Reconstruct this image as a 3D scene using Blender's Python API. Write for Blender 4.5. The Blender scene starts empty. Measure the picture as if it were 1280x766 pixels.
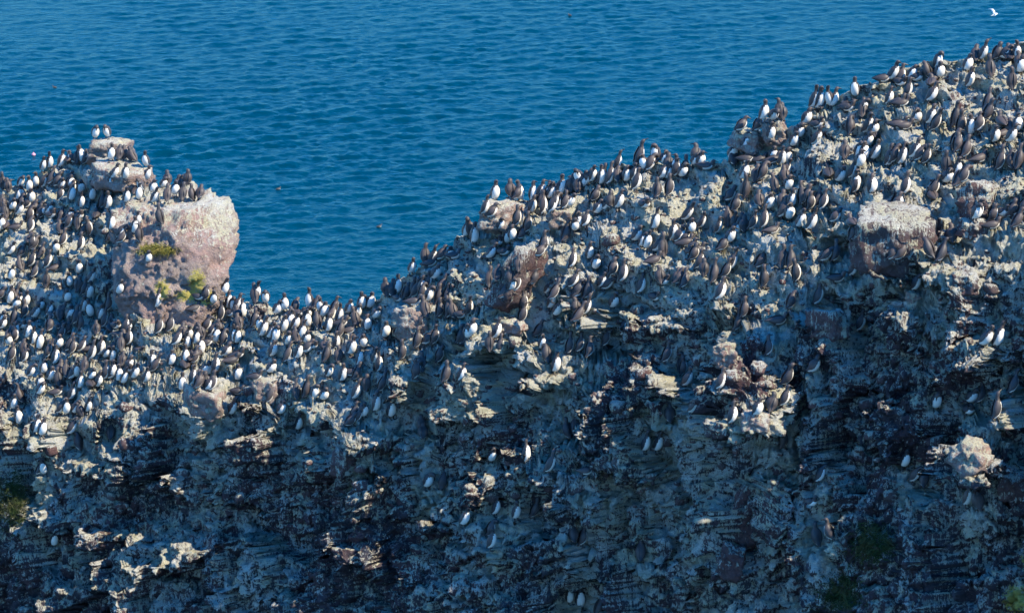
import bpy, bmesh, math, random
import numpy as np
from mathutils import Vector, Matrix
from mathutils.bvhtree import BVHTree

# ------------------------------------------------------------------ camera, sky, sun, exposure
SC = bpy.context.scene
COL = SC.collection
FPX, CXP, CYP = 4690.0, 640.0, 383.0          # focal length and centre in photo pixels (1280 wide)
PITCH, CAMZ = math.radians(14.0), 50.0
cam_data = bpy.data.cameras.new("camera")
cam_data.sensor_width = 36.0
cam_data.lens = 36.0 * FPX / 1280.0
cam_data.clip_start, cam_data.clip_end = 1.0, 60000.0
cam = bpy.data.objects.new("camera", cam_data)
COL.objects.link(cam)
cam.location = (0, 0, CAMZ)
cam.rotation_euler = (math.pi / 2 - PITCH, 0, 0)
SC.camera = cam

SUN_EL, SUN_AZ = math.radians(46.0), math.radians(-26.0)   # azimuth from +x, negative = towards the camera side
world = bpy.data.worlds.new("World")
SC.world = world
world.use_nodes = True
wn, wl = world.node_tree.nodes, world.node_tree.links
bg = wn.get("Background") or wn.new("ShaderNodeBackground")
sky = wn.new("ShaderNodeTexSky")
sky.sky_type = 'NISHITA'
sky.sun_disc = False
sky.sun_elevation = SUN_EL
sky.sun_rotation = math.pi / 2 - SUN_AZ
sky.altitude = 50.0
sky.air_density, sky.dust_density, sky.ozone_density = 1.0, 0.0, 4.0
hs = wn.new("ShaderNodeHueSaturation")
hs.inputs["Saturation"].default_value = 1.29
wl.new(sky.outputs[0], hs.inputs["Color"])
wl.new(hs.outputs[0], bg.inputs[0])
bg.inputs[1].default_value = 0.15
sun_data = bpy.data.lights.new("sun", 'SUN')
sun_data.energy = 5.0
sun_data.angle = math.radians(0.55)
sun_data.color = (1.0, 0.785, 0.485)
sun = bpy.data.objects.new("sun", sun_data)
COL.objects.link(sun)
sd = Vector((math.cos(SUN_EL) * math.cos(SUN_AZ), math.cos(SUN_EL) * math.sin(SUN_AZ), math.sin(SUN_EL)))
sun.rotation_euler = sd.to_track_quat('Z', 'Y').to_euler()
sun.location = sd * 200
SC.view_settings.view_transform = 'Standard'
SC.view_settings.look = 'None'
SC.view_settings.exposure = 1.32
SC.view_settings.gamma = 1.0
SC.view_settings.use_white_balance = True      # daylight balance on the cool side, as in the photograph
SC.view_settings.white_balance_temperature = 5450
SC.render.engine = 'CYCLES'
SC.cycles.use_denoising = True
SC.cycles.max_bounces = 6
random.seed(7)
RNG = np.random.default_rng(7)

# ------------------------------------------------------------------ helpers
SP, CP = math.sin(PITCH), math.cos(PITCH)
def ray(px, py):
    """direction (not normalised, y = 1) through photo pixel px, py"""
    a, b = (px - CXP) / FPX, (CYP - py) / FPX
    dx, dy, dz = a, CP + b * SP, -SP + b * CP
    return dx / dy, dz / dy
def unproj(px, py, Y):
    dx, dz = ray(px, py)
    return dx * Y, Y, CAMZ + dz * Y
def to_px(x, y, z):
    dz = z - CAMZ
    d = y * CP - dz * SP
    return CXP + FPX * x / d, CYP - FPX * (y * SP + dz * CP) / d

def hash3(ix, iy, iz, seed):
    h = (ix.astype(np.int64) * 374761393 + iy.astype(np.int64) * 668265263 + iz.astype(np.int64) * 2147483647 + seed * 1274126177) & 0xffffffff
    h = ((h ^ (h >> 13)) * 1274126177) & 0xffffffff
    h = ((h ^ (h >> 16)) * 2246822519) & 0xffffffff
    return (h ^ (h >> 15)) & 0xffffffff
def hash01(ix, iy, iz, seed):
    return (hash3(ix, iy, iz, seed) / 4294967296.0).astype(np.float32)
def vnoise(x, y, z, seed=0):
    """smooth value noise in 0..1"""
    xi, yi, zi = np.floor(x), np.floor(y), np.floor(z)
    fx, fy, fz = x - xi, y - yi, z - zi
    fx = fx * fx * (3 - 2 * fx); fy = fy * fy * (3 - 2 * fy); fz = fz * fz * (3 - 2 * fz)
    xi, yi, zi = xi.astype(np.int64), yi.astype(np.int64), zi.astype(np.int64)
    r = 0
    for a in (0, 1):
        wx = fx if a else 1 - fx
        for b in (0, 1):
            wy = fy if b else 1 - fy
            for c in (0, 1):
                wz = fz if c else 1 - fz
                r = r + wx * wy * wz * hash01(xi + a, yi + b, zi + c, seed)
    return r
def fbm(x, y, z, seed=0, octv=4, gain=0.5):
    r, amp, tot, f = 0, 1.0, 0, 1.0
    for o in range(octv):
        r = r + amp * vnoise(x * f, y * f, z * f, seed + o * 17)
        tot += amp; amp *= gain; f *= 2.03
    return r / tot
def smooth01(a, b, x):
    t = np.clip((x - a) / (b - a), 0, 1)
    return t * t * (3 - 2 * t)

def cells(P, size, seed):
    """nearest jittered cell point: returns seed position and an integer id triple"""
    q = P / np.array(size, dtype=np.float64)
    b = np.floor(q).astype(np.int64)
    best = np.full(len(P), 1e9); bs = np.zeros((len(P), 3)); bi = np.zeros((len(P), 3), dtype=np.int64)
    for i in (-1, 0, 1):
        for j in (-1, 0, 1):
            for k in (-1, 0, 1):
                cx, cy, cz = b[:, 0] + i, b[:, 1] + j, b[:, 2] + k
                h = hash3(cx, cy, cz, seed)
                sx = cx + (h & 1023) / 1023.0
                sy = cy + ((h >> 10) & 1023) / 1023.0
                sz = cz + ((h >> 20) & 1023) / 1023.0
                d = (sx - q[:, 0]) ** 2 + (sy - q[:, 1]) ** 2 + (sz - q[:, 2]) ** 2
                m = d < best
                best[m] = d[m]
                bs[m, 0] = sx[m]; bs[m, 1] = sy[m]; bs[m, 2] = sz[m]
                bi[m, 0] = cx[m]; bi[m, 1] = cy[m]; bi[m, 2] = cz[m]
    return bs * np.array(size), bi

def mesh_from_arrays(name, V, quads):
    me = bpy.data.meshes.new(name)
    n, m = len(V), len(quads)
    me.vertices.add(n)
    me.vertices.foreach_set("co", np.ascontiguousarray(V, dtype=np.float32).ravel())
    k = quads.shape[1]
    me.loops.add(m * k)
    me.loops.foreach_set("vertex_index", np.ascontiguousarray(quads, dtype=np.int32).ravel())
    me.polygons.add(m)
    me.polygons.foreach_set("loop_start", np.arange(0, m * k, k, dtype=np.int32))
    me.update(calc_edges=True)
    return me
def add_obj(name, me, mat=None, parent=None):
    o = bpy.data.objects.new(name, me)
    if mat is not None and me is not None and len(me.materials) == 0:
        me.materials.append(mat)
    COL.objects.link(o)
    if parent is not None:
        o.parent = parent
    return o
def tag(o, label=None, category=None, group=None, kind=None):
    if label: o["label"] = label
    if category: o["category"] = category
    if group: o["group"] = group
    if kind: o["kind"] = kind
    return o

# ------------------------------------------------------------------ materials
class NT:
    def __init__(self, name):
        self.m = bpy.data.materials.new(name); self.m.use_nodes = True
        self.t = self.m.node_tree; self.t.nodes.clear()
        self.out = self.n("ShaderNodeOutputMaterial")
        self.b = self.n("ShaderNodeBsdfPrincipled")
        self.t.links.new(self.b.outputs[0], self.out.inputs[0])
    def n(self, typ, **kw):
        nd = self.t.nodes.new(typ)
        for k, v in kw.items(): setattr(nd, k, v)
        return nd
    def put(self, sock, v):
        if hasattr(v, "is_output"): self.t.links.new(v, sock)
        else: sock.default_value = v
    def pos(self, scale=(1, 1, 1), obj=False):
        src = self.n("ShaderNodeTexCoord").outputs["Object"] if obj else self.n("ShaderNodeNewGeometry").outputs["Position"]
        mp = self.n("ShaderNodeVectorMath", operation='MULTIPLY')
        self.put(mp.inputs[0], src); mp.inputs[1].default_value = scale
        return mp.outputs[0]
    def noise(self, vec, scale, detail=4, rough=0.55, dist=0.0):
        nd = self.n("ShaderNodeTexNoise")
        self.put(nd.inputs["Vector"], vec)
        nd.inputs["Scale"].default_value = scale; nd.inputs["Detail"].default_value = detail
        nd.inputs["Roughness"].default_value = rough; nd.inputs["Distortion"].default_value = dist
        return nd.outputs["Fac"]
    def math(self, op, a, b=0.0, c=0.0, clamp=False):
        nd = self.n("ShaderNodeMath", operation=op); nd.use_clamp = clamp
        self.put(nd.inputs[0], a); self.put(nd.inputs[1], b)
        if op in ('MULTIPLY_ADD',): self.put(nd.inputs[2], c)
        return nd.outputs[0]
    def step(self, v, lo, hi):
        nd = self.n("ShaderNodeMapRange"); nd.interpolation_type = 'SMOOTHSTEP'
        self.put(nd.inputs[0], v); nd.inputs[1].default_value = lo; nd.inputs[2].default_value = hi
        return nd.outputs[0]
    def mix(self, f, a, b):
        nd = self.n("ShaderNodeMix", data_type='RGBA')
        self.put(nd.inputs[0], f)
        for s, v in ((nd.inputs[6], a), (nd.inputs[7], b)):
            if hasattr(v, "is_output"): self.t.links.new(v, s)
            else: s.default_value = (*v, 1.0)
        return nd.outputs[2]
    def attr(self, name):
        return self.n("ShaderNodeAttribute", attribute_name=name).outputs["Fac"]
    def bump(self, h, strength, dist):
        nd = self.n("ShaderNodeBump"); nd.inputs["Strength"].default_value = strength
        nd.inputs["Distance"].default_value = dist; self.put(nd.inputs["Height"], h)
        self.t.links.new(nd.outputs[0], self.b.inputs["Normal"])
    def color(self, v):
        if hasattr(v, "is_output"): self.t.links.new(v, self.b.inputs["Base Color"])
        else: self.b.inputs["Base Color"].default_value = (*v, 1.0)
    def rough(self, r, spec=0.3):
        self.b.inputs["Roughness"].default_value = r
        self.b.inputs["Specular IOR Level"].default_value = spec

def rock_material(name, c1, c2, guano_bias, lichen=False, attr=True):
    k = NT(name)
    p = k.pos()
    big = k.noise(p, 0.9, 3, 0.6, 0.6)
    mid = k.noise(p, 5.0, 5, 0.65, 0.3)
    fine = k.noise(p, 19.0, 6, 0.75)
    grit = k.noise(p, 55.0, 4, 0.7)
    streak = k.noise(k.pos((14, 14, 1.6)), 1.0, 6, 0.7, 1.0)
    thin = k.noise(k.pos((34, 34, 4.0)), 1.0, 3, 0.6, 1.2)
    nz = k.n("ShaderNodeSeparateXYZ"); k.put(nz.inputs[0], k.n("ShaderNodeNewGeometry").outputs["Normal"])
    up = nz.outputs[2]
    base = k.mix(k.step(big, 0.38, 0.62), c1, c2)
    base = k.mix(k.step(mid, 0.35, 0.75), base, (c1[0] * 0.5, c1[1] * 0.55, c1[2] * 0.6))
    base = k.mix(k.math('MULTIPLY', k.step(fine, 0.50, 0.72), 0.40), base, (0.28, 0.22, 0.21))
    def dev(v, w): return k.math('MULTIPLY_ADD', v, w, -0.5 * w)
    g = k.math('ADD', dev(streak, 1.9), dev(fine, 1.0))
    g = k.math('ADD', g, dev(mid, 0.9))
    g = k.math('ADD', g, dev(thin, 0.6))
    g = k.math('ADD', g, k.math('MULTIPLY', up, 0.32))
    if attr: g = k.math('ADD', g, k.attr("guano"))
    g = k.math('ADD', g, guano_bias)
    m = k.step(g, 0.33, 0.60)
    gc = k.mix(k.step(k.noise(p, 1.7, 4, 0.6), 0.38, 0.60), (0.68, 0.68, 0.59), (0.62, 0.595, 0.39))
    gc = k.mix(k.math('MULTIPLY', k.step(grit, 0.62, 0.42), 0.6), gc, (0.32, 0.32, 0.29))
    gc = k.mix(k.math('MULTIPLY', k.step(mid, 0.62, 0.40), 0.35), gc, (0.43, 0.41, 0.37))
    col = k.mix(k.math('MULTIPLY', m, 0.94), base, gc)
    if lichen:
        lm = k.step(k.math('ADD', k.attr("lichen"), k.math('MULTIPLY_ADD', fine, 1.4, -0.7)), 0.42, 0.62)
        lc = k.mix(mid, (0.52, 0.43, 0.06), (0.34, 0.32, 0.08))
        col = k.mix(k.math('MULTIPLY', lm, 0.85), col, lc)
    k.color(col); k.rough(0.88, 0.25)
    h = k.math('ADD', k.math('MULTIPLY', fine, 1.2), k.math('MULTIPLY', streak, 0.6))
    h = k.math('ADD', h, k.math('MULTIPLY', mid, 1.4))
    h = k.math('ADD', h, k.math('MULTIPLY', grit, 0.5))
    k.bump(h, 1.0, 0.09)
    return k.m
MAT = {}
MAT['cliff'] = rock_material("cliff_rock", (0.098, 0.058, 0.064), (0.066, 0.068, 0.085), 0.0, lichen=True)
MAT['pale'] = rock_material("pale_rock", (0.40, 0.275, 0.235), (0.36, 0.30, 0.26), -0.05, lichen=True)
MAT['stone'] = rock_material("stone_rock", (0.17, 0.10, 0.095), (0.13, 0.105, 0.105), 0.30, attr=False)
MAT['redstone'] = rock_material("red_stone_rock", (0.15, 0.078, 0.072), (0.11, 0.078, 0.080), 0.16, attr=False)

def plain(name, col, rough=0.6, spec=0.3, var=0.0, col2=None):
    k = NT(name)
    if col2:
        f = k.step(k.noise(k.pos(), 3.1, 3, 0.6), 0.35, 0.65)
        k.color(k.mix(f, col, col2))
    else: k.color(col)
    k.rough(rough, spec)
    return k.m
MAT['dark'] = plain("dark_plumage", (0.036, 0.034, 0.037), 0.55, 0.35, col2=(0.058, 0.047, 0.045))
MAT['white'] = plain("white_plumage", (0.64, 0.62, 0.575), 0.8, 0.15, col2=(0.56, 0.535, 0.48))
MAT['bill'] = plain("bill_horn", (0.018, 0.017, 0.017), 0.4, 0.4)
MAT['foot'] = plain("foot_skin", (0.06, 0.05, 0.045), 0.6, 0.3)
MAT['gullgrey'] = plain("gull_grey", (0.50, 0.52, 0.55), 0.7, 0.2)
MAT['buoy'] = plain("buoy_pink", (0.50, 0.22, 0.27), 0.5, 0.4)
MAT['grass'] = plain("grass_blade", (0.030, 0.048, 0.016), 0.8, 0.1, col2=(0.075, 0.070, 0.028))
MAT['drygrass'] = plain("dry_grass_blade", (0.20, 0.16, 0.04), 0.7, 0.2, col2=(0.16, 0.16, 0.03))

# ------------------------------------------------------------------ sea
def build_sea():
    us = np.linspace(-1, 1, 590)
    ys = 172 * np.exp(np.linspace(0, math.log(420 / 172.0), 700))
    U, Y = np.meshgrid(us, ys)
    X = Y * 0.30 * (0.6 * U + 0.4 * U ** 3)
    Z = np.zeros_like(X)
    r = np.random.default_rng(3)
    for i in range(110):
        lam = 0.40 * (3.2 / 0.40) ** (r.random() ** 1.4)
        th = math.pi / 2 + r.normal(0.2, 0.75)
        kx, ky = 2 * math.pi / lam * math.cos(th), 2 * math.pi / lam * math.sin(th)
        amp = 0.0030 * lam ** 0.74
        ph = kx * X + ky * Y + r.random() * 6.28 + 1.2 * np.sin(X * 0.17 + i) * np.sin(Y * 0.09 + i * 2)
        Z += amp * np.sin(ph)
    gust = fbm(X * 0.05, Y * 0.02, X * 0, 5, 3)
    Z *= 0.25 + 1.5 * gust
    ex = np.minimum(smooth01(0, 0.1, 1 - np.abs(U)), np.minimum(smooth01(0, 10, Y - 172), smooth01(0, 20, 420 - Y)))
    Z *= ex
    V = np.stack([X.ravel(), Y.ravel(), Z.ravel()], 1)
    ny, nx = X.shape
    idx = np.arange(nx * ny).reshape(ny, nx)
    q = np.stack([idx[:-1, :-1], idx[:-1, 1:], idx[1:, 1:], idx[1:, :-1]], -1).reshape(-1, 4)
    # flat surround out to the horizon, sharing the rim of the wave field
    base = len(V)
    F = 30000.0
    Vx = [(-F, -F, 0), (F, -F, 0), (F, F, 0), (-F, F, 0)]
    V = np.vstack([V, np.array(Vx)])
    a, b, c, d = idx[0, 0], idx[0, -1], idx[-1, -1], idx[-1, 0]
    q2 = np.array([[base, base + 1, b, a], [base + 1, base + 2, c, b], [base + 2, base + 3, d, c], [base + 3, base, a, d]])
    me = mesh_from_arrays("sea", V, np.vstack([q, q2]))
    me.polygons.foreach_set("use_smooth", np.ones(len(me.polygons), dtype=bool))
    k = NT("sea_water")
    p = k.pos((1, 0.8, 1))
    n1 = k.noise(p, 1.7, 4, 0.65, 0.4); n2 = k.noise(p, 3.5, 3, 0.6)
    big = k.noise(k.pos((0.03, 0.012, 1)), 1.0, 3, 0.5)
    df = k.n("ShaderNodeBsdfDiffuse"); gl = k.n("ShaderNodeBsdfGlossy"); mx = k.n("ShaderNodeMixShader"); fr = k.n("ShaderNodeFresnel")
    k.put(df.inputs["Color"], k.mix(big, (0.0004, 0.021, 0.038), (0.0008, 0.029, 0.049)))
    gl.inputs["Color"].default_value = (0.27, 0.50, 0.59, 1); gl.inputs["Roughness"].default_value = 0.18   # tint darkens and blues the mirrored sky more than real water does
    fr.inputs["IOR"].default_value = 1.33
    k.put(mx.inputs[0], k.math('MULTIPLY', fr.outputs[0], 0.62)); k.put(mx.inputs[1], df.outputs[0]); k.put(mx.inputs[2], gl.outputs[0])
    k.t.links.new(mx.outputs[0], k.out.inputs[0])
    k.bump(k.math('ADD', n1, k.math('MULTIPLY', n2, 0.35)), 0.75, 0.16)
    bn = [n for n in k.t.nodes if n.type == 'BUMP'][0].outputs[0]
    for nd in (df, gl, fr): k.t.links.new(bn, nd.inputs["Normal"])
    k.t.nodes.remove(k.b)
    return tag(add_obj("sea", me, k.m), "blue rippled sea behind the cliff", kind="structure")
SEA = build_sea()

# ------------------------------------------------------------------ cliff: macro form from crest line and depth profiles
CREST = [(-420, 250), (-150, 238), (0, 238), (40, 230), (60, 214), (100, 196), (140, 190), (165, 205), (185, 240), (205, 290), (230, 330),
         (260, 362), (290, 384), (320, 388), (400, 388), (440, 392), (470, 384), (500, 362), (520, 342), (560, 312), (600, 282), (625, 262), (645, 250),
         (690, 244), (730, 226), (780, 206), (820, 208), (850, 210), (900, 208), (925, 195), (945, 182), (975, 172), (1000, 158),
         (1020, 143), (1060, 128), (1100, 118), (1140, 99), (1180, 90), (1220, 86), (1260, 76), (1280, 70), (1400, 32), (1560, -25), (1800, -90)]
BOT = 800.0
PROF = {
 -420: [(766, 80.5), (600, 81.5), (540, 82.5), (450, 84.5), (380, 87), (300, 90), (250, 92)],
 -150: [(766, 76), (600, 77.3), (540, 78.3), (450, 80.5), (380, 83), (300, 86.5), (238, 89)],
 0:    [(766, 74), (600, 75), (545, 75.8), (450, 78.3), (380, 81.5), (300, 85), (238, 88)],
 130:  [(766, 72), (600, 73), (535, 73.8), (450, 76.5), (390, 79.5), (300, 84), (190, 88.5)],
 230:  [(766, 71), (600, 72), (525, 72.8), (450, 75), (395, 78.5), (330, 82)],
 300:  [(766, 70), (600, 71), (515, 71.8), (450, 74), (400, 76.6), (385, 78)],
 440:  [(766, 68), (600, 69), (520, 69.8), (450, 71.6), (392, 75)],
 620:  [(766, 66), (600, 67), (500, 67.8), (400, 69.3), (300, 71.8), (262, 73.6)],
 780:  [(766, 64), (600, 64.9), (480, 65.7), (400, 66.6), (330, 68.3), (206, 73)],
 930:  [(766, 62), (600, 63), (480, 63.9), (400, 65), (300, 67.2), (190, 71.5)],
 1100: [(766, 60), (600, 61), (450, 62.2), (350, 63.4), (250, 66), (180, 68.5), (118, 71.6)],
 1280: [(766, 57.5), (600, 58.7), (450, 59.9), (330, 61.3), (250, 63.4), (150, 67), (70, 71)],
 1450: [(766, 55.5), (600, 56.7), (450, 57.9), (300, 60.4), (200, 63), (100, 67), (15, 71)],
 1800: [(766, 51.5), (600, 52.7), (450, 53.9), (300, 56.4), (200, 59), (100, 63), (-90, 70)],
}
# buttresses (closer) and recesses (farther): px, py, half sizes, metres
BULGES = [(940, 500, 40, 105, -1.3), (938, 650, 26, 55, -0.7), (1218, 590, 36, 55, -0.9), (245, 505, 50, 36, -0.6), (436, 565, 36, 45, -0.8),
          (1120, 305, 58, 42, -0.8), (1060, 318, 30, 26, 0.7), (760, 425, 60, 48, 0.6), (1130, 400, 40, 40, -0.5), (60, 540, 60, 60, -0.5), (700, 620, 60, 50, -0.5)]
def box_smooth(A, w):
    """moving average along axis 0"""
    k = np.ones(w) / w
    pad = np.concatenate([np.repeat(A[:1], w // 2, 0), A, np.repeat(A[-1:], w // 2, 0)], 0)
    c = np.cumsum(np.concatenate([np.zeros_like(pad[:1]), pad], 0), 0)
    return (c[w:] - c[:-w])[:len(A)] / w

def break_up(P, N, size, seed, amp, tilt):
    """angular breakage: every cell is a tilted plane of its own"""
    L = float(np.mean(size))
    Q = P + 0.35 * L * (np.stack([vnoise(P[:, 0] / L, P[:, 1] / L, P[:, 2] / L, seed + 5 + i) for i in range(3)], 1) - 0.5)
    s, ci = cells(Q, size, seed)
    r = [hash01(ci[:, 0], ci[:, 1], ci[:, 2], seed + 200 + i) - 0.5 for i in range(4)]
    T = np.stack(r[:3], 1) * 2 * tilt
    return N * (np.clip(((Q - s) * T).sum(1), -amp, amp) + r[3] * amp * 1.2)[:, None]
def build_cliff():
    px = np.concatenate([np.arange(-420, -60, 7.0), np.arange(-60, 1340, 1.22), np.arange(1340, 1800, 7.0)])
    cx, cy = np.array(CREST, float).T
    cy = cy - 9.0 * smooth01(940, 1080, cx) - 3.0
    fpx = np.arange(-420, 1801, 4.0)
    K = 90
    keys = sorted(PROF)
    cyk = np.interp(fpx, cx, cy)
    S = np.linspace(0, 1, K)
    prof = []
    for kx in keys:
        pts = sorted(PROF[kx])
        py = np.array([p[0] for p in pts], float); yy = np.array([p[1] for p in pts], float)
        c0 = np.interp(kx, cx, cy)
        t = c0 + S * (BOT - c0)
        v = np.interp(t, py, yy)
        v = np.where(t > py[-1], yy[-1] + (t - py[-1]) * (yy[-1] - yy[-2]) / (py[-1] - py[-2]), v)
        prof.append(v)
    prof = np.array(prof)
    shoulder = prof[:, int(K * 0.72)][:, None]
    prof = np.where(prof > shoulder, shoulder + (prof - shoulder) * 0.62, prof)
    G = np.stack([np.interp(fpx, keys, prof[:, j]) for j in range(K)], 1)
    G = box_smooth(box_smooth(G, 17), 9)
    ncol, NR = len(px), 620
    crest = np.interp(px, cx, cy)
    V = np.zeros((NR, ncol, 3))
    crestd = np.zeros((NR, ncol))
    for c in range(ncol):
        i = min(max((px[c] + 420) / 4.0, 0), len(fpx) - 1.001); i0 = int(i); f = i - i0
        yv = G[i0] * (1 - f) + G[i0 + 1] * f
        pyv = crest[c] + S * (BOT - crest[c])
        yv = yv.copy()
        for (bx, by, bw, bh, bd) in BULGES: yv += bd * math.exp(-((px[c] - bx) / bw) ** 2) * np.exp(-((pyv - by) / bh) ** 2)
        ds = np.sqrt(np.diff(pyv) ** 2 + (0.7 * np.diff(yv) * FPX / 70) ** 2)
        s = np.concatenate([[0], np.cumsum(ds)]); s /= s[-1]
        t = np.interp(np.linspace(0, 1, NR), s, S)
        py = crest[c] + t * (BOT - crest[c]); Yc = np.interp(t, S, yv)
        dx, dz = ray(px[c], py)
        V[:, c, 0] = dx * Yc; V[:, c, 1] = Yc; V[:, c, 2] = CAMZ + dz * Yc
        crestd[:, c] = py - crest[c]
    # macro normals
    du = np.gradient(V, axis=1); dv = np.gradient(V, axis=0)
    N = np.cross(dv, du); N /= np.linalg.norm(N, axis=2, keepdims=True) + 1e-9
    if N[NR // 2, ncol // 2, 1] > 0: N = -N
    for _ in range(3):
        N = box_smooth(N, 15); N = box_smooth(N.transpose(1, 0, 2), 15).transpose(1, 0, 2)
    N /= np.linalg.norm(N, axis=2, keepdims=True) + 1e-9
    P = V.reshape(-1, 3).copy(); Nn = N.reshape(-1, 3)
    cd = crestd.ravel()
    # rotate into cliff-aligned axes so that blocks follow the face
    ca, sa = math.cos(math.radians(-38)), math.sin(math.radians(-38))
    def warp(P, f, a, seed):
        w = np.stack([fbm(P[:, 0] * f, P[:, 1] * f, P[:, 2] * f, seed + i * 31, 2) for i in range(3)], 1) - 0.5
        return P + w * a
    t = smooth01(0.38, 0.72, Nn[:, 2])[:, None]
    H = Nn * np.array([1, 1, 0]); H /= np.linalg.norm(H, axis=1, keepdims=True) + 1e-6
    H[:, 2] = 0.12
    Dd = H * (1 - t) + np.array([[-0.08, -0.12, 1.0]]) * t
    Dd /= np.linalg.norm(Dd, axis=1, keepdims=True)
    tt = t[:, 0]
    # ledges on the bird slopes: treads and risers that follow the contours, broken into blocks
    def terrace(P, h, cell, offa, f1, a1, f2, a2, seed, lo, hi, w):
        s, ci = cells(warp(P, 0.9, 0.5 * cell, seed + 3), (cell, cell, 60.0), seed)
        off = (hash01(ci[:, 0], ci[:, 1], ci[:, 2], seed + 1) - 0.5) * 2 * offa
        zz = np.zeros(len(P))
        ph = (P[:, 2] + off + (fbm(P[:, 0] * f1, P[:, 1] * f1, zz, seed + 7, 2) - 0.5) * a1 + (fbm(P[:, 0] * f2, P[:, 1] * f2, zz, seed + 9, 3) - 0.5) * a2) / h
        k = np.floor(ph); f = ph - k
        P[:, 2] += (k + smooth01(lo, hi, f) - ph) * h * w
    fade = np.clip(0.35 + cd / 60.0, 0, 1)
    terrace(P, 0.62, 1.9, 0.30, 0.7, 1.1, 2.4, 0.24, 401, 0.38, 0.86, tt * fade * 0.9)
    terrace(P, 0.21, 0.6, 0.09, 2.2, 0.40, 5.0, 0.08, 421, 0.38, 0.88, tt * 0.6)
    att = np.clip(0.30 + cd / 70.0, 0, 1)
    for (size, seed, clampv, pu, wf, wa, blend) in (((1.9, 1.7, 1.6), 11, 0.42, 0.38, 0.5, 1.0, att),
                                                   ((0.75, 0.7, 0.8), 23, 0.20, 0.34, 1.3, 0.4, np.clip(att + 0.2, 0, 1)),
                                                   ((0.30, 0.30, 0.34), 37, 0.075, 0.34, 3.5, 0.15, 1.0)):
        Q = warp(P, wf, wa, seed)
        Qr = Q.copy(); Qr[:, 0] = Q[:, 0] * ca + Q[:, 1] * sa; Qr[:, 1] = -Q[:, 0] * sa + Q[:, 1] * ca
        s, ci = cells(Qr, size, seed)
        sw = s.copy(); sw[:, 0] = s[:, 0] * ca - s[:, 1] * sa; sw[:, 1] = s[:, 0] * sa + s[:, 1] * ca
        r = [hash01(ci[:, 0], ci[:, 1], ci[:, 2], seed + 100 + i) for i in range(6)]
        isup = r[0] < (pu + 0.25 * (Nn[:, 2] - 0.6) + 0.6 * tt)
        yaw = math.radians(-122) + (r[1] - 0.5) * math.radians(150)
        M = np.stack([np.where(isup, (r[2] - 0.5) * 0.5, np.cos(yaw)), np.where(isup, (r[3] - 0.5) * 0.5, np.sin(yaw)), np.where(isup, 1.0, (r[4] - 0.3) * 0.5)], 1)
        M /= np.linalg.norm(M, axis=1, keepdims=True)
        dot = (M * Dd).sum(1)
        fix = np.clip(0.62 - dot, 0, 2)[:, None]
        M = M + fix * Dd * 1.3
        M /= np.linalg.norm(M, axis=1, keepdims=True)
        dot = np.maximum((M * Dd).sum(1), 0.3)
        d = ((sw - Q) * M).sum(1) / dot + (r[5] - 0.5) * clampv * 0.8
        d = clampv * np.tanh(d / clampv) * blend * (1 - tt)
        P += Dd * d[:, None]
    f = fbm(P[:, 0] * 2.6, P[:, 1] * 2.6, P[:, 2] * 2.6, 71, 4, 0.55)
    rid = 1 - np.abs(2 * f - 1)
    P += Nn * ((rid - 0.7) * (0.20 - 0.12 * tt))[:, None]
    # spread the rows evenly over what has become treads and risers
    A = P.reshape(NR, ncol, 3); T = tt.reshape(NR, ncol)
    ds = np.sqrt(np.diff(A[:, :, 1], axis=0) ** 2 * 0.5 + np.diff(A[:, :, 2], axis=0) ** 2) + 0.004
    S_ = np.concatenate([np.zeros((1, ncol)), np.cumsum(ds, 0)], 0); S_ /= S_[-1:]
    S_ = box_smooth(S_.T, 7).T
    out = np.empty_like(A); To = np.empty_like(T); u = np.linspace(0, 1, NR)
    for c in range(ncol):
        for i in range(3): out[:, c, i] = np.interp(u, S_[:, c], A[:, c, i])
        To[:, c] = np.interp(u, S_[:, c], T[:, c])
    return px, out, crestd, N, To.ravel()

CPX, CV, CRESTD, CN, CT = build_cliff()

def grid_quads(nr, nc):
    idx = np.arange(nr * nc).reshape(nr, nc)
    return np.stack([idx[:-1, :-1], idx[1:, :-1], idx[1:, 1:], idx[:-1, 1:]], -1).reshape(-1, 4)
def bvh_of(V, quads):
    return BVHTree.FromPolygons(V.tolist(), quads.tolist(), all_triangles=False)
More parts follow.
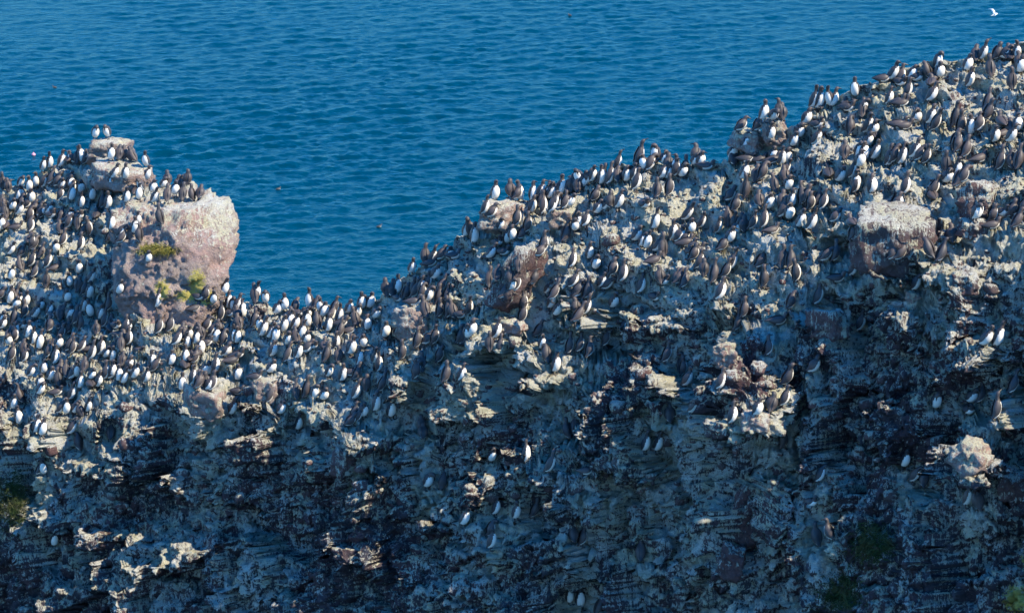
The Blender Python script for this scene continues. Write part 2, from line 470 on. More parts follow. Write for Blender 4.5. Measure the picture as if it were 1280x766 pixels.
# ------------------------------------------------------------------ guillemots seen in the photograph
# each block: origin x, y and magnification of a crop, then "x y code" of the feet inside that crop.
# code: R right, r right and away, w right and towards us, F towards us, B away, L/l/v the same leftwards;
#       then optional s sitting, h hunched, b bent over, k bill raised
BIRD_TILES = [
(0, 140, 7.98, "838 275 F,945 252 wb,1065 252 vb,845 385 Bb,835 525 r,720 435 Lh,605 535 w,690 515 Bs,505 560 wk,430 615 w,765 500 B,1100 520 F,1180 495 Bh,1245 495 Bh,560 740 rh,720 745 wh"),
(120, 140, 7.98, "300 495 B,345 500 Bh,395 475 l,495 455 v"),
(140, 226, 7.98, "20 112 w,150 110 F,240 100 Bs,290 80 v,345 80 F,405 40 Fh,150 300 w,265 225 F,410 235 w,540 230 B,625 195 Fh,690 215 B,790 215 l,870 195 Bh,655 60 B,560 30 Bh,500 12 wh,745 55 Bh,480 480 l,265 500 F,225 570 w,260 715 l,60 715 r"),
(0, 226, 7.98, "30 100 B,85 118 Bh,175 210 w,205 130 Fh,290 125 F,350 90 F,60 380 B,175 360 w,110 290 Fh,30 290 Bh,280 240 rh,325 355 r,385 355 wh,400 190 Fh,410 250 rh,470 270 wh,520 380 ws,600 320 rh,620 110 Fh,610 205 rh,710 225 F,700 310 Fh,815 150 Fh,820 290 w,915 230 F,1020 255 r,1085 300 w,1110 115 F,1010 122 ws,640 460 r,690 450 Bh,770 430 B,320 520 rb,160 500 Rs,60 470 Bs,10 500 F,620 665 r,810 575 r,920 560 r,330 640 rh,290 640 Bs,1075 630 r,810 725 R,380 722 ws,90 766 w,200 766 r,1200 715 r,960 332 Bs"),
(0, 312, 7.98, "470 205 R,550 222 rs,310 205 R,330 325 r,100 320 F,700 390 F,770 390 Bh,790 270 Fh,830 490 r,95 555 F,140 560 Bh,20 690 Fh,190 540 wh,150 615 Fh,140 766 r,250 685 r,330 705 w,400 615 wh,480 620 w,510 685 ws,580 645 r,600 720 Bh,690 640 Fh,680 540 Fh,680 766 r,750 740 r,810 766 r,840 640 w,910 695 F,1000 640 F,1080 630 r,1200 685 w,1110 690 Bh,1160 755 Fs,1250 766 R"),
(150, 340, 7.98, "290 65 F,20 450 F,50 580 R,380 515 wk,490 615 r,380 645 r,100 762 R,200 745 ws,540 752 R,620 700 Bh,690 690 w,770 640 Fh,760 745 w,680 790 w,820 680 Bh,900 655 w,950 750 F,1040 790 r,1150 745 F,780 348 ws,740 455 rs,940 440 F,1030 395 F,1160 340 w,1140 220 Fb,1100 485 ws,1180 505 Bh,1240 430 F,860 750 Rs,1200 580 Bh,1000 640 Bh"),
(0, 390, 7.98, "85 305 B,170 295 rh,110 485 r,230 185 Fs,500 218 rh,240 410 Bh,250 510 R,390 400 w,490 345 rh,590 295 r,670 335 r,560 545 w,720 420 r,790 410 R,890 405 rs,1010 420 R,1120 390 F,970 230 Bh,1100 210 Bs,1200 400 B,770 555 w,690 535 ws,660 680 B,600 640 Bh,300 665 R,440 640 wh,500 690 wh,710 775 w,800 740 F,900 700 F,1060 685 R,1120 615 w,1050 485 wh,1190 735 F,1210 560 Bh,830 610 Bh,400 780 w,580 755 B"),
(0, 470, 7.98, "205 295 lk,130 355 F,205 530 F,365 600 F,410 620 w,390 205 w,560 200 Rs,590 405 r,660 405 F,740 405 w,690 605 R,770 755 lb,880 342 w,820 390 Bh"),
(150, 426, 7.98, "110 213 Fs,130 405 w,30 445 F,260 415 w,300 270 Bh,660 152 F,520 270 wh,640 285 Bs,710 172 Bs,770 165 Bs,735 462 R,830 370 wh,860 470 Bh,960 320 R,1050 180 wh,1110 250 rs,1190 420 wh,1170 550 Rs,795 590 Bh,770 762 r,1110 764 w,30 285 Bh"),
(290, 350, 7.98, "30 155 Fb,45 265 w,230 235 wk,330 275 Fb,240 395 B,440 365 wh,530 335 F,630 320 rb,590 400 Bh,760 272 v,880 315 v,820 330 Bh,910 400 Fh,970 425 Rk,1070 435 wk,1170 355 wh,1260 405 w,650 392 ws,730 425 Fh,850 505 lb,560 495 F,620 535 F,760 520 w,690 605 F,740 630 F,510 565 F,430 625 F,365 590 F,300 592 F,220 495 r,60 665 F,80 520 Bh,540 766 r,560 620 Fh,660 766 w,810 695 Fs,970 535 F,1090 485 Rs,1170 535 Rs,1050 705 R,1180 750 R,920 660 Bs,650 640 Bh"),
(290, 430, 7.98, "60 190 Rs,370 315 wh,60 510 ws,370 685 rk,480 690 wh,640 565 Bk,740 485 rk,830 530 Fb,970 355 wb,1050 195 Bh,1110 395 w,1230 585 w,1210 770 r,930 205 r"),
(430, 290, 7.98, "670 372 F,870 238 w,800 228 B,1050 105 Fh,1090 280 Rs,830 512 R,700 620 r,800 695 rb,1020 635 r,460 595 Bh,430 640 Bh,620 645 rh,260 745 wh,180 760 w,940 730 r,690 745 Rs,540 705 ws"),
(430, 370, 7.98, "150 248 w,40 180 Bh,60 365 Rs,300 255 wh,70 625 w,200 525 Fh,160 710 w,420 450 Fh,760 335 r,830 265 B,960 235 r,1060 235 r,1150 335 r,1210 365 r,730 552 r,800 510 rh,910 490 r,590 655 r,960 745 rb,730 790 r,1190 490 rh,1250 490 Fh"),
(430, 450, 7.98, "100 415 w,220 310 Bh,370 295 r,330 495 w,205 585 w,100 645 r,30 680 rh,480 595 w,730 205 r,780 440 B,1010 400 r,1170 398 w,780 740 Bh"),
(570, 210, 7.98, "390 328 F,655 283 F,775 285 w,840 105 w,930 62 F,985 98 B,535 272 Bh,180 612 B,100 602 F,190 780 w,340 745 R,440 655 wh,520 552 Fh,610 548 R,720 565 r,580 645 Fh,940 245 Fh,1050 265 w,1150 190 Bh,1110 110 Bh,840 405 rh,890 465 R,980 402 r,1080 445 R,1210 250 Bh,1100 545 wh,960 695 R,1080 758 r,1220 565 F,420 766 ws"),
(570, 290, 7.98, "350 215 Rs,320 565 B,880 395 r,1170 375 R,400 645 Bh,800 650 rh,620 640 Bh,910 635 Fh,1150 595 R,140 766 R,540 622 Bh,1220 565 rh,1200 692 rh"),
(570, 370, 7.98, "450 205 r,590 155 r,690 195 r,990 235 F,1180 290 r,400 445 R,660 395 r,800 415 r,860 555 F,60 335 r,100 355 r,160 495 wh,80 450 Bh,330 775 B,430 770 r,660 762 Bs,900 685 lb,1000 790 w"),
(620, 320, 4.0, "370 497 rk,420 492 r,470 497 r,550 492 rb,640 492 Rk"),
(710, 160, 7.98, "130 485 vb,200 475 wh,250 565 w,310 555 r,350 525 w,420 552 R,490 375 Rk,490 555 Bh,600 535 F,700 355 rk,680 645 R,680 480 wh,810 475 r,850 300 v,770 235 vh,870 335 Bs,1070 335 v,1170 405 r,1260 390 wh,960 375 Fh,1000 310 Bh,1010 460 wh,950 535 wh,1100 490 Rh,890 710 B,1020 695 r,100 570 Bh,360 755 w,420 775 Bh,20 590 ws"),
(710, 240, 7.98, "100 335 w,290 245 w,430 780 w,270 770 Fh,740 565 F,780 605 w,870 545 w,870 395 Fk,1060 497 w,1160 335 w,1150 445 rh,1240 400 Fh,1230 540 ws,860 725 rs,940 640 Bk,80 412 Fh"),
(710, 320, 7.98, "560 200 R,730 395 R,360 355 Rb,450 305 w,270 165 Fh,190 425 r,80 415 rh,170 605 R,60 695 r,950 245 ws,1080 215 Bh,1150 340 r"),
(850, 150, 7.98, "60 485 B,130 455 wh,210 410 Fh,155 370 Bh,250 505 Rs,510 345 Fh,630 385 w,820 315 w,910 365 w,985 135 B,1020 190 Bh,1130 290 w,540 465 Bh,660 445 Rs,630 625 w,790 402 Rs,930 385 Fh,820 595 r,1020 595 R,750 605 Bh,960 755 B,1060 660 Bh,1090 745 Fh,650 795 B,930 450 Rs,20 600 Fh"),
(850, 230, 7.98, "480 200 rh,550 265 rh,540 395 B,620 335 Bh,720 445 r,630 435 Bh,850 445 R,920 515 rs,1120 235 F,1020 375 R,1190 445 w,1100 370 Fh,380 505 R,140 495 F,30 420 F,160 615 Rs,550 475 wh,500 615 Fh,60 570 Rs,400 690 rh,1010 180 Bh,800 260 Bh"),
(850, 310, 7.98, "190 245 R,340 325 r,510 245 R,440 325 r,395 542 R,50 405 r,780 245 rb,850 425 r,1010 215 B,1110 215 r,1190 355 r,1100 710 rb,980 775 Rs,580 795 r,640 855 r,240 290 Bh"),
(980, 90, 7.98, "300 415 wk,370 390 Bh,390 395 vh,460 360 v,220 535 wh,340 500 ws,150 695 wh,310 645 w,620 350 Bs,640 375 ws,710 275 v,790 362 w,1070 115 w,1050 345 w,1150 345 Rs,780 480 B,680 655 r,830 642 w,1140 585 Rs,850 766 Fh"),
(980, 170, 7.98, "550 485 F,725 532 F,450 430 Bs,820 285 w,900 275 w,1060 272 w,1185 205 w,910 585 w,1210 612 R,230 635 rh,390 785 R,490 840 R,280 762 rh,770 312 Fh"),
(980, 250, 7.98, "690 305 Bs,390 645 rb,510 635 r,690 615 r"),
(980, 330, 7.98, "690 152 R,1080 205 r,1020 210 rb,340 435 R,510 445 Rs,760 695 R"),
(1120, 40, 7.98, "330 395 lb,430 385 wb,150 465 Fh,210 472 ws,390 455 Bs,450 512 Fh,340 725 w,60 745 Rs,360 542 Bs,740 575 w,720 410 Fh,790 320 Bh,860 312 wk,1000 290 r,950 465 B,1060 302 Fh,1110 262 Bh,1150 585 B,1220 245 Fk,1240 352 Bh,1250 432 Fh,910 800 r,1150 300 Bs,40 482 ws"),
(1120, 120, 7.98, "340 295 w,215 292 Fh,80 335 Rs,600 335 r,660 385 R,770 325 F,850 375 rh,890 255 r,590 515 rh,70 605 w,170 595 F,300 655 r,690 645 r,1060 305 Bs,1130 460 w,1010 485 wh,1040 755 r,500 780 B,610 825 F,840 685 rs,1160 565 Bh,1220 710 r,1240 380 Fh,1180 295 Bh"),
(1120, 200, 7.98, "90 372 R,370 405 Bs,600 315 rb,1200 480 rh,1180 705 r,970 645 rh,960 692 Rs,1150 545 rh"),
(1120, 280, 7.98, "350 375 lb,430 395 rk,200 685 R,570 205 Bh"),
(790, 410, 5.805, "1000 207 r,245 268 r,385 212 r,360 335 r,390 455 R,640 475 R,1110 425 r,430 675 w,735 715 w,915 655 w,1000 615 Bh,1100 595 r,105 725 w,270 700 Bh,1110 745 r"),
(0, 0, 1.0, "956 560 r,980 562 B,822 564 w,1025 605 Rb,1014 655 Fs,1023 683 B,1038 683 l,767 616 R,801 704 B,1015 469 R,1171 515 F,1212 507 Fh,1212 521 ws,1225 505 r,1265 498 r,1247 528 r,1142 605 Rb,1153 614 B,1131 588 F,1210 636 w,1225 638 Bh,1228 437 w,1247 437 F,613 579 F,661 601 w,686 594 R,710 543 l,719 553 B,529 551 Bh,534 613 wb,551 613 Bb,579 661 F,620 644 R,646 653 w,667 650 r,613 674 r,615 700 R,732 618 Rs,717 682 B,728 685 r,714 764 F,727 764 F,747 764 r,47 596 r,56 596 F,67 685 F,99 689 F,314 657 F,138 553 B,373 540 w,336 515 r,351 515 w"),
]
YAW = {'R': -8, 'r': 27, 'w': -46, 'F': -64, 'B': 92, 'L': 180, 'l': 132, 'v': -125}
BIRDS = []
for ox, oy, k, txt in BIRD_TILES:
    for e in txt.split(","):
        a, b, c = e.split()
        x, y = ox + float(a) / k, oy + float(b) / k
        if all((x - q[0]) ** 2 + (y - q[1]) ** 2 > 3.2 ** 2 for q in BIRDS):
            BIRDS.append((x, y, c[0], c[1:] or 'u'))

# the pack is denser than what could be picked out singly: a few more between them where it is tightest
_rx = random.Random(5)
_dense = [b for b in BIRDS if (b[0] < 470 and 225 < b[1] < 500) or (450 <= b[0] < 900 and 215 < b[1] < 400) or (b[0] >= 900 and 100 < b[1] < 300)]
_n = 0
while _n < 150:
    b = _rx.choice(_dense)
    x, y = b[0] + _rx.gauss(0, 11), b[1] + _rx.gauss(0, 6)
    if 150 < x < 305 and 240 < y < 375: continue
    if x > 1285 or x < -5 or any((x - q[0]) ** 2 + 1.6 * (y - q[1]) ** 2 < 64 for q in BIRDS): continue
    BIRDS.append((x, y, _rx.choice('rrRRwwwFB'), _rx.choice(['u', 'u', 'u', 'h', 'h', 's', 'b', 'k']))); _n += 1
# ------------------------------------------------------------------ boulders and blocks of rock that stand out from the cliff
NRW, NCL = CV.shape[:2]
QUADS = grid_quads(NRW, NCL)
bvh = bvh_of(CV.reshape(-1, 3), QUADS)
ORG = Vector((0, 0, CAMZ))
def hit(px, py, tree=None):
    dx, dz = ray(px, py)
    loc, nor, i, dist = (tree or bvh).ray_cast(ORG, Vector((dx, 1, dz)).normalized())
    return loc, nor
def ico(sub):
    bm = bmesh.new(); bmesh.ops.create_icosphere(bm, subdivisions=sub, radius=1.0)
    V = np.array([v.co[:] for v in bm.verts]); F = np.array([[v.index for v in f.verts] for f in bm.faces]); bm.free()
    return V / np.linalg.norm(V, axis=1, keepdims=True), F
ICO = {k: ico(k) for k in (2, 4, 6)}
def rock_verts(sub, half, seed, planes=16, box=0.5, rough=1.0):
    """a faceted block: sphere cut by planes, boxy, then broken up; half = half extents in metres"""
    D, F = ICO[sub]
    r = np.random.default_rng(seed)
    n = r.normal(size=(planes, 3)); n /= np.linalg.norm(n, axis=1, keepdims=True)
    ax = np.array([[1, 0, 0], [-1, 0, 0], [0, 1, 0], [0, -1, 0], [0, 0, 1], [0, 0, -1]], float) + r.normal(size=(6, 3)) * 0.16
    ax /= np.linalg.norm(ax, axis=1, keepdims=True)
    h = np.concatenate([r.uniform(*((0.88, 1.12) if box < 0.6 else (0.95, 1.3)), planes), r.uniform(*((0.82, 0.95) if box < 0.6 else (0.74, 0.86)), 6)])
    n = np.vstack([n, ax])
    dots = D @ n.T
    rad = np.min(np.where(dots > 0.05, h / np.maximum(dots, 0.05), 9), axis=1)
    rad = np.minimum(rad, 1.25)
    V = D * rad[:, None] * np.array(half)
    s = float(np.mean(half))
    o = r.uniform(0, 100, 3)
    q = V / s + o
    d = (fbm(q[:, 0] * 1.6, q[:, 1] * 1.6, q[:, 2] * 1.6, seed, 4, 0.55) - 0.5) * 0.11 * s * rough
    f = fbm(q[:, 0] * 4, q[:, 1] * 4, q[:, 2] * 4, seed + 3, 3, 0.6)
    d += -np.abs(f - 0.5) * 0.12 * s * rough
    if sub >= 4 and s > 0.2:
        g = fbm((V[:, 0] + o[0]) * 9, (V[:, 1] + o[1]) * 9, (V[:, 2] + o[2]) * 9, seed + 8, 3, 0.6)
        d += (g - 0.5) * 0.06
    V = V + D * d[:, None]
    if sub >= 4:
        V = V + break_up(V + o, D, (0.8 * s, 0.8 * s, 0.6 * s), seed + 31, 0.055 * s, 0.22)
        V = V + break_up(V + o, D, (0.32 * s, 0.32 * s, 0.24 * s), seed + 37, 0.042 * s, 0.38)
        if s > 0.2: V = V + break_up(V + o, D, (0.14, 0.14, 0.10), seed + 41, 0.030, 0.6)
    return V, F
# px, py, half width px, half height px, roll, material, seed, name, label
ROCKS = [
 (217, 327, 75, 78, 0, 'pale', 5, "boulder", "huge pale pinkish boulder with yellow lichen on the left stack"),
 (137, 190, 31, 17, -6, 'pale', 8, "boulder", "flat topped pale slab crowning the left stack"),
 (150, 222, 46, 22, 4, 'pale', 11, "boulder", "cracked pale ledge block under the summit slab of the left stack"),
 (182, 210, 18, 15, 0, 'redpale', 31, "boulder", "small pink tipped rock jutting over the sea from the summit"),
 (935, 176, 22, 17, 8, 'pale', 14, "boulder", "lower left one of the twin pink rocks on the skyline"),
 (968, 166, 17, 22, -10, 'pale', 17, "boulder", "taller right one of the twin pink rocks on the skyline"),
 (622, 272, 29, 22, 0, 'pale', 20, "boulder", "rough whitish rock on the ridge skyline below a lone bird"),
 (646, 350, 20, 52, 32, 'stone', 23, "rock_slab", "long grey slab leaning right in the middle of the ridge"),
 (1222, 252, 28, 30, 0, 'stone', 29, "boulder", "tall purple block at right, upper half of a split block"),
 (1216, 286, 22, 14, 6, 'stone', 32, "boulder", "squat pink block under the tall purple block at right"),
 (1112, 300, 58, 46, 0, 'stone', 35, "rock_buttress", "square streaked buttress with a white ledge on top at right"),
 (1035, 405, 30, 22, 0, 'stone', 38, "boulder", "dark red block with white top below the recess at right"),
 (947, 461, 12, 9, 10, 'stone', 41, "boulder", "loose brown and white stone on the pillar ledge"),
 (940, 640, 25, 42, 14, 'redstone', 44, "boulder", "tall knobbly red rock on the shaded face"),
 (914, 702, 19, 26, 10, 'redstone', 47, "boulder", "small red rock below the tall knobbly red rock"),
 (1213, 573, 28, 25, 28, 'pale', 50, "rock_slab", "lit triangular slab in the shade at lower right"),
 (1268, 606, 20, 25, -8, 'stone', 53, "boulder", "pale edged rock at the right border below the lit slab"),
 (256, 503, 31, 24, 6, 'pale', 59, "boulder", "big cream block on the sunlit shoulder under the pale boulder"),
 (334, 490, 18, 22, 0, 'pale', 62, "boulder", "cream lump at the shade edge under the saddle"),
 (430, 578, 15, 22, 12, 'stone', 65, "boulder", "lit pinkish rock above the dark lower left face"),
 (478, 552, 26, 17, -12, 'stone', 68, "boulder", "lit ledge block under the row at lower centre left"),
 (518, 402, 28, 22, 0, 'pale', 71, "boulder", "pale block with shaded left side on the ridge slope"),
 (1128, 384, 16, 9, -10, 'pale', 74, "boulder", "broken white stone on the ledge right of the recess"),
 (1142, 372, 12, 8, 20, 'pale', 77, "boulder", "smaller white stone above the broken one right of the recess"),
 (172, 372, 18, 15, 0, 'stone', 80, "boulder", "brown rock at the lower left foot of the pale boulder"),
 (1206, 354, 20, 15, 0, 'stone', 86, "boulder", "ragged purple and white rock below the split block"),
 (906, 444, 17, 18, 0, 'pale', 89, "boulder", "whitish lump in the middle of the stepped ledges"),
 (900, 536, 22, 12, -6, 'stone', 92, "boulder", "low lit block under the stepped ledges"),
 (944, 528, 20, 15, 8, 'pale', 95, "boulder", "rounded white block on the pillar above the red rock"),
 (640, 408, 20, 10, -6, 'pale', 98, "boulder", "flat pale slab at the lip left of the centre wall"),
 (322, 388, 15, 13, 0, 'stone', 101, "boulder", "round grey stone on the saddle against the sea"),
 (700, 272, 18, 14, 0, 'pale', 104, "boulder", "cream rock just under the middle ridge skyline"),
]
MAT['redpale'] = MAT['pale']
RV, RF = [], []                 # for ray casting
def place_rock(spec):
    px, py, hw, hh, roll, mat, seed, name, label = spec
    loc, nor = hit(px, min(py + hh * 0.8, 790))
    if loc is None: loc, nor = hit(px, py + hh * 1.6)
    if loc is None: return None
    k = loc.y / FPX / CP
    half = (hw * k, 0.85 * (hw + hh) * 0.5 * k, hh * k)
    Yc = loc.y + half[1] * (0.55 if seed != 5 else 0.7)
    c = unproj(px, py, Yc)
    big = hw > 40
    V, F = rock_verts(6 if seed == 5 else 4, half, seed, 14, box=0.3 if seed == 5 else 0.9, rough=0.9 if seed == 5 else 1.2)
    a = math.radians(-roll)
    R = np.array([[math.cos(a), 0, -math.sin(a)], [0, 1, 0], [math.sin(a), 0, math.cos(a)]])
    yw = math.radians((seed * 37) % 50 - 45) if seed != 5 else 0.0
    Ry = np.array([[math.cos(yw), -math.sin(yw), 0], [math.sin(yw), math.cos(yw), 0], [0, 0, 1]])
    V = V @ Ry.T @ R.T
    if seed == 5: V[:, 1] += 0.38 * V[:, 2]
    me = mesh_from_arrays(name, V, F)
    W = V + np.array(c)
    if mat in ('pale', 'redpale'):
        X = to_px(W[:, 0], W[:, 1], W[:, 2])
        g = np.zeros(len(W)); l = np.zeros(len(W))
        if seed == 5:
            g = 0.02 + 0.34 * smooth01(0.2, 1.0, V[:, 2] / half[2]) + 0.16 * smooth01(0.45, 0.9, V[:, 0] / half[0])
            for lx, ly, rx, ry in ((203, 362, 13, 18), (246, 352, 15, 24), (236, 370, 26, 11), (258, 372, 18, 14)):
                l = np.maximum(l, 0.78 * np.exp(-((X[0] - lx) / rx) ** 2 - ((X[1] - ly) / ry) ** 2))
        else: g += 0.36
        for nm, arr in (("guano", g), ("lichen", l)):
            at = me.attributes.new(nm, 'FLOAT', 'POINT'); at.data.foreach_set("value", arr.astype(np.float32))
    o = add_obj(name, me, MAT[mat]); o.location = c
    tag(o, label, "rock")
    off = sum(len(v) for v in RV)
    RV.append(W); RF.append(F + off)
    return o
ROCK_OBJS = [place_rock(s) for s in ROCKS]
RVA = np.concatenate(RV); RFA = np.concatenate(RF)
def full_bvh():
    A = CV.reshape(-1, 3)
    return BVHTree.FromPolygons(A.tolist() + RVA.tolist(), QUADS.tolist() + (RFA + len(A)).tolist(), all_triangles=False)
# ------------------------------------------------------------------ where the birds stand: rays on to the cliff, then a small tread cut for each
bvh = full_bvh()
spots = []
for (x, y, face, post) in BIRDS:
    loc = None
    for dy in (0, 4, 8, 13, 19, 26, 34):
        loc, nor = hit(x, y + dy)
        if loc is not None and loc.y < 96: break
        loc = None
    if loc is not None: spots.append([loc.x, loc.y, loc.z, face, post, x, y, abs(nor.z)])
# cut treads
CALM = np.ones((NRW, NCL))
for s in spots:
    xb, yb, zb = s[:3]
    c = int(np.searchsorted(CPX, s[5])); lo, hi = max(0, c - 22), min(NCL, c + 23)
    blk = CV[:, lo:hi]
    hw = 0.24 if s[4] == 's' else 0.15
    top = 0.30 if s[4] == 's' else 0.52
    dxn = np.abs(blk[..., 0] - xb) / hw
    near = np.abs(blk[..., 1] - yb) < 0.6
    CALM[:, lo:hi] = np.where((dxn < 1.15) & near & (np.abs(blk[..., 2] - zb - 0.2) < 0.32), 0.25, CALM[:, lo:hi])
    m = (dxn < 2.1) & (blk[..., 2] > zb - 0.01) & (blk[..., 2] < zb + top) & near
    tgt = yb + 0.19 - 0.10 * dxn ** 2 - 0.12 * np.clip((blk[..., 2] - zb - 0.3) / 0.2, 0, 1)
    blk[..., 1] = np.where(m, np.maximum(blk[..., 1], tgt), blk[..., 1])
    m2 = (dxn < 0.9) & (np.abs(blk[..., 1] - (yb + 0.06)) < 0.11) & (np.abs(blk[..., 2] - zb) < 0.07)
    blk[..., 2] = np.where(m2, zb + (blk[..., 2] - zb) * 0.25, blk[..., 2])

# fine breakage over everything, along the true surface normals
def true_normals(A, w):
    n = np.cross(np.gradient(A, axis=0), np.gradient(A, axis=1))
    n /= np.linalg.norm(n, axis=2, keepdims=True) + 1e-9
    n = box_smooth(n, w); n = box_smooth(n.transpose(1, 0, 2), w).transpose(1, 0, 2)
    n /= np.linalg.norm(n, axis=2, keepdims=True) + 1e-9
    if (n * CN).sum(2).mean() < 0: n = -n
    return n.reshape(-1, 3)
_P = CV.reshape(-1, 3)
_w = (CALM.ravel() * (1 - 0.35 * CT))[:, None]
_N = true_normals(CV, 7)
_P += break_up(_P, _N, (0.34, 0.30, 0.34), 611, 0.080, 0.55) * _w
_P += break_up(_P, _N, (0.13, 0.13, 0.13), 617, 0.040, 0.65) * np.maximum(_w, 0.6)
_f = fbm(_P[:, 0] * 14, _P[:, 1] * 14, _P[:, 2] * 13, 91, 3, 0.62)
_P += _N * ((_f - 0.5) * 0.045)[:, None]
CV = _P.reshape(CV.shape)
# guano and lichen masks, back of the stack and foot of the cliff
def finish_cliff():
    P = CV.reshape(-1, 3)
    w = np.zeros((NRW, NCL), np.float32)
    for s in spots:
        c = int(np.searchsorted(CPX, s[5])); lo, hi = max(0, c - 40), min(NCL, c + 41)
        blk = CV[:, lo:hi]
        dz = blk[..., 2] - s[2]
        vert = np.where(dz > 0, np.exp(-(dz / 0.22) ** 2), np.exp(dz / 0.75))
        w[:, lo:hi] += 0.5 * vert * np.exp(-((blk[..., 0] - s[0]) / 0.22) ** 2) * np.exp(-((blk[..., 1] - s[1]) / 0.8) ** 2)
    w = np.clip(w, 0, 0.62)
    big = fbm(P[:, 0] * 0.55, P[:, 1] * 0.55, P[:, 2] * 0.4, 301, 3).reshape(NRW, NCL)
    ct = CT.reshape(NRW, NCL)
    g = 0.35 - 0.12 * ct + (0.85 - 0.12 * ct) * w + (big - 0.5) * 0.9
    pxg = np.broadcast_to(CPX, (NRW, NCL))
    lich = np.zeros((NRW, NCL), np.float32)
    for (lx, ly, r) in ((1272, 748, 26), (1290, 700, 20)):
        X = to_px(P[:, 0], P[:, 1], P[:, 2])
        d2 = ((X[0] - lx) / r) ** 2 + ((X[1] - ly) / r) ** 2
        lich = np.maximum(lich, (0.75 * np.exp(-d2)).reshape(NRW, NCL))
    # extra rows: down to the sea and over the back
    foot = []
    for t in (0.12, 0.3, 0.55, 0.8, 1.0):
        r = CV[-1].copy(); r[:, 2] = r[:, 2] * (1 - t) - 2.0 * t; r[:, 1] -= 3.0 * t; r[:, 0] -= 1.5 * t
        n = vnoise(r[:, 0] * 0.6, r[:, 1] * 0.6, r[:, 2] * 0.6, 5) - 0.5
        r[:, 1] += n * 1.6
        foot.append(r)
    back = []
    for i, (dy, dz) in enumerate(((0.25, 0.05), (0.7, 0.25), (1.3, 0.8), (2.0, 1.9), (2.8, 3.6), (4.0, 7), (6, 16), (9, 40))):
        r = CV[0].copy(); r[:, 1] += dy; r[:, 2] = np.maximum(r[:, 2] - dz, -2.0)
        n = vnoise(r[:, 0] * 1.3, r[:, 1] * 1.3, r[:, 2] * 1.3, 9) - 0.5
        r[:, 1] += n * min(0.4 * dy, 1.0); r[:, 2] += n * 0.1 * min(dy, 1)
        back.append(r)
    allV = np.concatenate([np.array(back[::-1]), CV, np.array(foot)], 0)
    nb, nf = len(back), len(foot)
    def ext(a): return np.concatenate([np.repeat(a[:1], nb, 0), a, np.repeat(a[-1:], nf, 0)], 0)
    me = mesh_from_arrays("cliff", allV.reshape(-1, 3), grid_quads(allV.shape[0], NCL))
    for nm, a in (("guano", g), ("lichen", lich)):
        at = me.attributes.new(nm, 'FLOAT', 'POINT')
        at.data.foreach_set("value", np.ascontiguousarray(ext(a), dtype=np.float32).ravel())
    return me
cliff_mesh = finish_cliff()
CLIFF = tag(add_obj("cliff", cliff_mesh, MAT['cliff']), "guano streaked red rock cliff crowded with seabirds", kind="structure")
bvh = full_bvh()
DOWN = Vector((0, 0, -1))
for s in spots:
    x, y, z = s[0], s[1] + 0.07, s[2]
    loc, nor, i, d = bvh.ray_cast(Vector((x, y, z + 0.34)), DOWN, 0.9)
    if loc is not None: z = loc.z
    # a bird whose breast is still buried in the face comes forward to the rock surface
    for _ in range(3):
        mid = Vector((x, y - 0.05, z + (0.25 if s[4] != 's' else 0.13)))
        dv = mid - ORG; L = dv.length
        loc, nor, i, dist = bvh.ray_cast(ORG, dv.normalized())
        if loc is None or dist > L - 0.03 or L - dist > 0.8: break
        y2 = y - (L - dist) - 0.03
        loc2, n2, i2, d2 = bvh.ray_cast(Vector((x, y2, z + 0.34)), DOWN, 0.62)
        if loc2 is None: break
        y, z = y2, loc2.z
    s[1], s[2] = y, z
